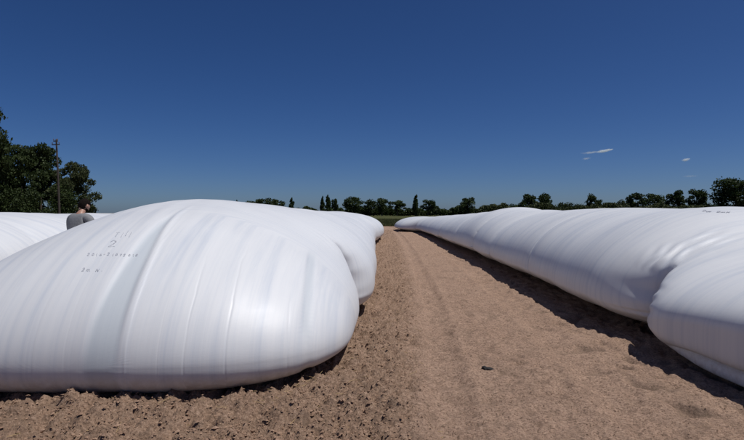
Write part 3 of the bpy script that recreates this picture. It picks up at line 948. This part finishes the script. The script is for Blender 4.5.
def straw(n, seed):
    r = np.random.default_rng(seed)
    x = np.concatenate([r.normal(-0.85, 0.35, n // 2), r.uniform(-3, 0.6, n - n // 2)])
    y = np.concatenate([r.normal(4.75, 0.25, n // 2), r.uniform(3.4, 9, n - n // 2)])
    z, _, _ = ground_h(x, y)
    a = r.uniform(0, 3.14, n); L = r.uniform(0.015, 0.06, n); w = 0.0016
    d = np.stack([np.cos(a) * L, np.sin(a) * L, r.normal(0, .2, n) * L], -1)
    p = np.stack([-np.sin(a) * w, np.cos(a) * w, 0 * a], -1); q = np.stack([0 * a, 0 * a, 0 * a + w], -1)
    c = np.stack([x, y, z + 0.006], -1)
    V = np.stack([c - d + p, c - d - p, c - d + q * 1.7, c + d + p, c + d - p, c + d + q * 1.7], 1).reshape(-1, 3)
    b = (np.arange(n) * 6)[:, None]
    Q = np.concatenate([b + np.array([[0, 1, 4, 3]]), b + np.array([[1, 2, 5, 4]]), b + np.array([[2, 0, 3, 5]])])
    return np_mesh('straw', V, Q, smooth=False)
tag(link('straw', straw(220, 95), None, simple_mat('straw', (0.36, 0.25, 0.11), 0.7, 0.3, 30)), 'thin bits of straw lying in the loose soil', 'straw', kind='stuff')

# black scrap on the track
sy_ = CAM_H * F_PX / (368.5 - HORIZON); sx_ = at_depth(488, sy_)
sz_ = float(ground_h(np.array([sx_]), np.array([sy_]))[0][0])
out = [(-.070, .000), (-.058, .030), (-.050, .052), (-.030, .040), (-.005, .050), (.022, .036), (.048, .012), (.074, -.016), (.040, -.026), (.005, -.030), (-.030, -.022), (-.052, -.010)]
rr = random.Random(2)
V = []
for lay, (k, zz) in enumerate(((0.92, 0.0), (1.0, 0.012), (0.86, 0.030), (0.45, 0.040))):
    for (a, b) in out:
        V.append((a * k + rr.uniform(-.003, .003), b * k + rr.uniform(-.003, .003), zz + rr.uniform(-.004, .006) + (0.012 if a < -0.04 and lay > 0 else 0)))
n = len(out)
Q = [(l * n + i, l * n + (i + 1) % n, (l + 1) * n + (i + 1) % n, (l + 1) * n + i) for l in range(3) for i in range(n)]
V.append((0, 0, 0.040)); T = [(3 * n + i, 3 * n + (i + 1) % n, 4 * n) for i in range(n)]
o = link('debris_scrap', np_mesh('debris_scrap', V, Q, T, smooth=False), None, simple_mat('charred', (0.012, 0.010, 0.009), 0.8, 0.4, 40))
o.location = (sx_, sy_, sz_ - 0.006)
o.scale = (0.9, 0.9, 0.65)
tag(o, 'small jagged black scrap lying alone on the dirt track', 'debris')

# ------------------------------------------------------------------ the man
def skin_mesh(name, verts, edges, radii, root, sub=2):
    me = bpy.data.meshes.new(name)
    me.from_pydata([Vector(v) for v in verts], edges, [])
    o = bpy.data.objects.new(name, me); COL.objects.link(o)
    sk = o.modifiers.new('skin', 'SKIN'); sk.use_smooth_shade = True
    sk.branch_smoothing = 0.6
    if not me.skin_vertices: me.skin_vertices.new()
    for i, rad in enumerate(radii):
        d = me.skin_vertices[0].data[i]
        d.radius = rad if isinstance(rad, tuple) else (rad, rad)
        d.use_root = (i == root)
    ss = o.modifiers.new('sub', 'SUBSURF'); ss.levels = sub; ss.render_levels = sub
    dg = bpy.context.evaluated_depsgraph_get()
    out = bpy.data.meshes.new_from_object(o.evaluated_get(dg))
    bpy.data.objects.remove(o); bpy.data.meshes.remove(me)
    out.name = name
    out.polygons.foreach_set('use_smooth', np.full(len(out.polygons), True))
    return out

def head_mesh():
    bm = bmesh.new(); bmesh.ops.create_uvsphere(bm, u_segments=40, v_segments=28, radius=1.0)
    for v in bm.verts:
        x, y, z = v.co
        f = max(0, y)
        jaw = max(0, -z)
        X = 0.076 * x * (1 - 0.26 * jaw * jaw); Yv = 0.098 * y; Z = 0.116 * z
        if z < 0: Yv = Yv * (1 - 0.10 * jaw) + 0.012 * jaw
        # nose, brow, eye sockets, mouth, chin
        n = math.exp(-(x / .20) ** 2) * f
        Yv += 0.024 * n * math.exp(-((z + .18) / .14) ** 2) + 0.010 * n * math.exp(-((z - .02) / .16) ** 2)
        Yv += 0.006 * f * math.exp(-((z - .20) / .10) ** 2)
        Yv -= 0.009 * f * (math.exp(-((x - .38) / .17) ** 2) + math.exp(-((x + .38) / .17) ** 2)) * math.exp(-((z - .04) / .10) ** 2)
        Yv += 0.005 * f * math.exp(-(x / .3) ** 2) * (math.exp(-((z + .44) / .05) ** 2) + math.exp(-((z + .56) / .05) ** 2))
        Yv += 0.010 * f * math.exp(-(x / .3) ** 2) * math.exp(-((z + .82) / .14) ** 2)
        # ears
        e = math.exp(-((abs(x) - .98) / .10) ** 2) * math.exp(-((z + .02) / .20) ** 2) * math.exp(-((y + .05) / .16) ** 2)
        X += math.copysign(0.020 * e, x)
        v.co = (X, Yv, Z)
    me = bpy.data.meshes.new('head'); bm.to_mesh(me); bm.free()
    return me

def shell_from(me, test, off, name, jitter=0.0, seed=0):
    """a thin closed layer over the faces of me that pass test, for hair and beard"""
    rr = random.Random(seed)
    bm = bmesh.new(); bm.from_mesh(me); bm.normal_update()
    kill = [f for f in bm.faces if not test(f.calc_center_median())]
    bmesh.ops.delete(bm, geom=kill, context='FACES')
    for v in bm.verts: v.co += v.normal * (off + rr.uniform(-jitter, jitter))
    bmesh.ops.solidify(bm, geom=bm.faces[:], thickness=off * 1.3)
    out = bpy.data.meshes.new(name); bm.to_mesh(out); bm.free()
    out.polygons.foreach_set('use_smooth', np.full(len(out.polygons), True))
    return out

M_SKIN = simple_mat('skin', (0.42, 0.235, 0.165), 0.5, 0.08, 12)
M_HAIR = simple_mat('dark_hair', (0.010, 0.007, 0.006), 0.95, 0.4, 80, 0.5)
M_HAIR.node_tree.nodes['Principled BSDF'].inputs['Specular IOR Level'].default_value = 0.08
M_SHIRT = simple_mat('grey_jersey', (0.20, 0.203, 0.21), 0.9, 0.15, 30, 0.3)
M_TROUS = simple_mat('dark_trousers', (0.03, 0.034, 0.045), 0.85, 0.2, 25, 0.2)
M_SHOE = simple_mat('dark_shoe', (0.03, 0.026, 0.022), 0.6, 0.2, 20)
M_EYE = simple_mat('eye', (0.25, 0.22, 0.2), 0.2, 0.3, 60)

py_m = 9.1
man = empty('person', (at_depth(77.5, py_m), py_m, 0), R(-20))
man.scale = (0.98, 0.98, 0.995)
tag(man, 'dark-haired bearded man in a grey t-shirt, head bowed, standing between two white bags', 'person')
# joints, facing +y; trunk bent a little forward
Vb = [(0, -.03, .96), (0, -.02, 1.10), (0, .015, 1.26), (0, .045, 1.42), (0, .065, 1.48), (0, .090, 1.53), (0, .12, 1.58)]
Rb = [(.150, .105), (.145, .105), (.165, .115), (.150, .10), (.075, .07), .056, .056]
Eb = [(i, i + 1) for i in range(6)]
hands = []
for s in (-1, 1):
    b = len(Vb)
    Vb += [(s * .125, .04, 1.44), (s * .200, .050, 1.42), (s * .230, .085, 1.27), (s * .245, .115, 1.12), (s * .235, .17, 1.03), (s * .20, .26, .96), (s * .19, .30, .94), (s * .18, .345, .915)]
    Rb += [.075, .070, .052, .044, .042, .030, (.040, .022), (.042, .018)]
    Eb += [(3, b)] + [(b + i, b + i + 1) for i in range(7)]
    pb = b + 7
    for k, (dx, ln) in enumerate(((-.030, .070), (-.010, .082), (.010, .078), (.028, .062))):
        q = len(Vb); x0 = s * (.18 + dx)
        Vb += [(x0, .375, .905), (x0, .375 + ln * .5, .890), (x0 * .99, .375 + ln * .82, .862)]
        Rb += [.0095, .0085, .0075]; Eb += [(pb, q), (q, q + 1), (q + 1, q + 2)]
    q = len(Vb)
    Vb += [(s * .135, .325, .915), (s * .118, .355, .90), (s * .116, .38, .885)]; Rb += [.0115, .010, .009]; Eb += [(pb - 1, q), (q, q + 1), (q + 1, q + 2)]
    l = len(Vb)
    Vb += [(s * .095, -.03, .90), (s * .115, -.01, .70), (s * .12, .015, .50), (s * .125, -.01, .30), (s * .125, -.03, .10), (s * .13, .03, .045), (s * .14, .13, .03)]
    Rb += [.095, .080, .058, .056, .040, .040, .032]
    Eb += [(0, l)] + [(l + i, l + i + 1) for i in range(6)]
body = skin_mesh('body', Vb, Eb, Rb, 0)
body_o = link('body', body, man, M_SKIN)
# clothes: the same joints, wider
Vs = [(0, -.03, .90), (0, -.025, 1.0), (0, -.015, 1.12), (0, .015, 1.27), (0, .035, 1.41), (0, .066, 1.515)]
Rs = [(.195, .145), (.185, .14), (.225, .140), (.262, .155), (.225, .140), (.095, .085)]
Es = [(i, i + 1) for i in range(5)]
for s in (-1, 1):
    b = len(Vs)
    Vs += [(s * .13, .035, 1.445), (s * .205, .050, 1.415), (s * .235, .085, 1.27), (s * .245, .11, 1.17)]
    Rs += [.095, .090, .085, .084]; Es += [(4, b), (b, b + 1), (b + 1, b + 2), (b + 2, b + 3)]
link('tshirt', skin_mesh('tshirt', Vs, Es, Rs, 0), man, M_SHIRT)
Vt = [(0, -.03, .99), (0, -.03, .90)]; Rt = [(.165, .12), (.16, .13)]; Et = [(0, 1)]
for s in (-1, 1):
    b = len(Vt)
    Vt += [(s * .10, -.03, .84), (s * .117, -.01, .66), (s * .122, .012, .48), (s * .127, -.01, .28), (s * .127, -.02, .09)]
    Rt += [.110, .096, .080, .074, .066]; Et += [(1, b)] + [(b + i, b + i + 1) for i in range(4)]
link('trousers', skin_mesh('trousers', Vt, Et, Rt, 0), man, M_TROUS)
for s in (-1, 1):
    link('shoe', skin_mesh('shoe', [(s * .128, -.06, .055), (s * .13, .03, .055), (s * .138, .12, .045), (s * .142, .19, .04)], [(0, 1), (1, 2), (2, 3)], [.048, .052, .048, .036], 0), man, M_SHOE)
hm = head_mesh()
hm.polygons.foreach_set('use_smooth', np.full(len(hm.polygons), True))
head = link('head', hm, man, M_SKIN)
head.location = (-0.012, .15, 1.630)
head.rotation_euler = (R(-30), R(4), R(0))
def hair_test(c):
    x, y, z = c.x / .08, c.y / .098, c.z / .116
    return z > 0.42 or (y < 0.10 and z > -0.62 + 1.0 * max(0, y + 0.35) and not (abs(x) > .85 and abs(z) < .3 and y > -.35)) 
link('hair', shell_from(hm, hair_test, 0.012, 'hair', 0.004, 1), head, M_HAIR)
def beard_test(c):
    x, y, z = c.x / .08, c.y / .098, c.z / .116
    return z < -0.32 and y > 0.0 and not (abs(x) < .30 and -0.58 < z < -0.40 and y > .5) and z > -0.97
link('beard', shell_from(hm, beard_test, 0.007, 'beard', 0.003, 2), head, M_HAIR)
for s in (-1, 1):
    bm = bmesh.new(); bmesh.ops.create_uvsphere(bm, u_segments=14, v_segments=10, radius=0.0125)
    for v in bm.verts: v.co.z *= 0.62
    me = bpy.data.meshes.new('eye'); bm.to_mesh(me); bm.free()
    e = link('eye', me, head, M_EYE); e.location = (s * .030, .081, .004)

scene.render.engine = 'CYCLES'
scene.cycles.volume_bounces = 3
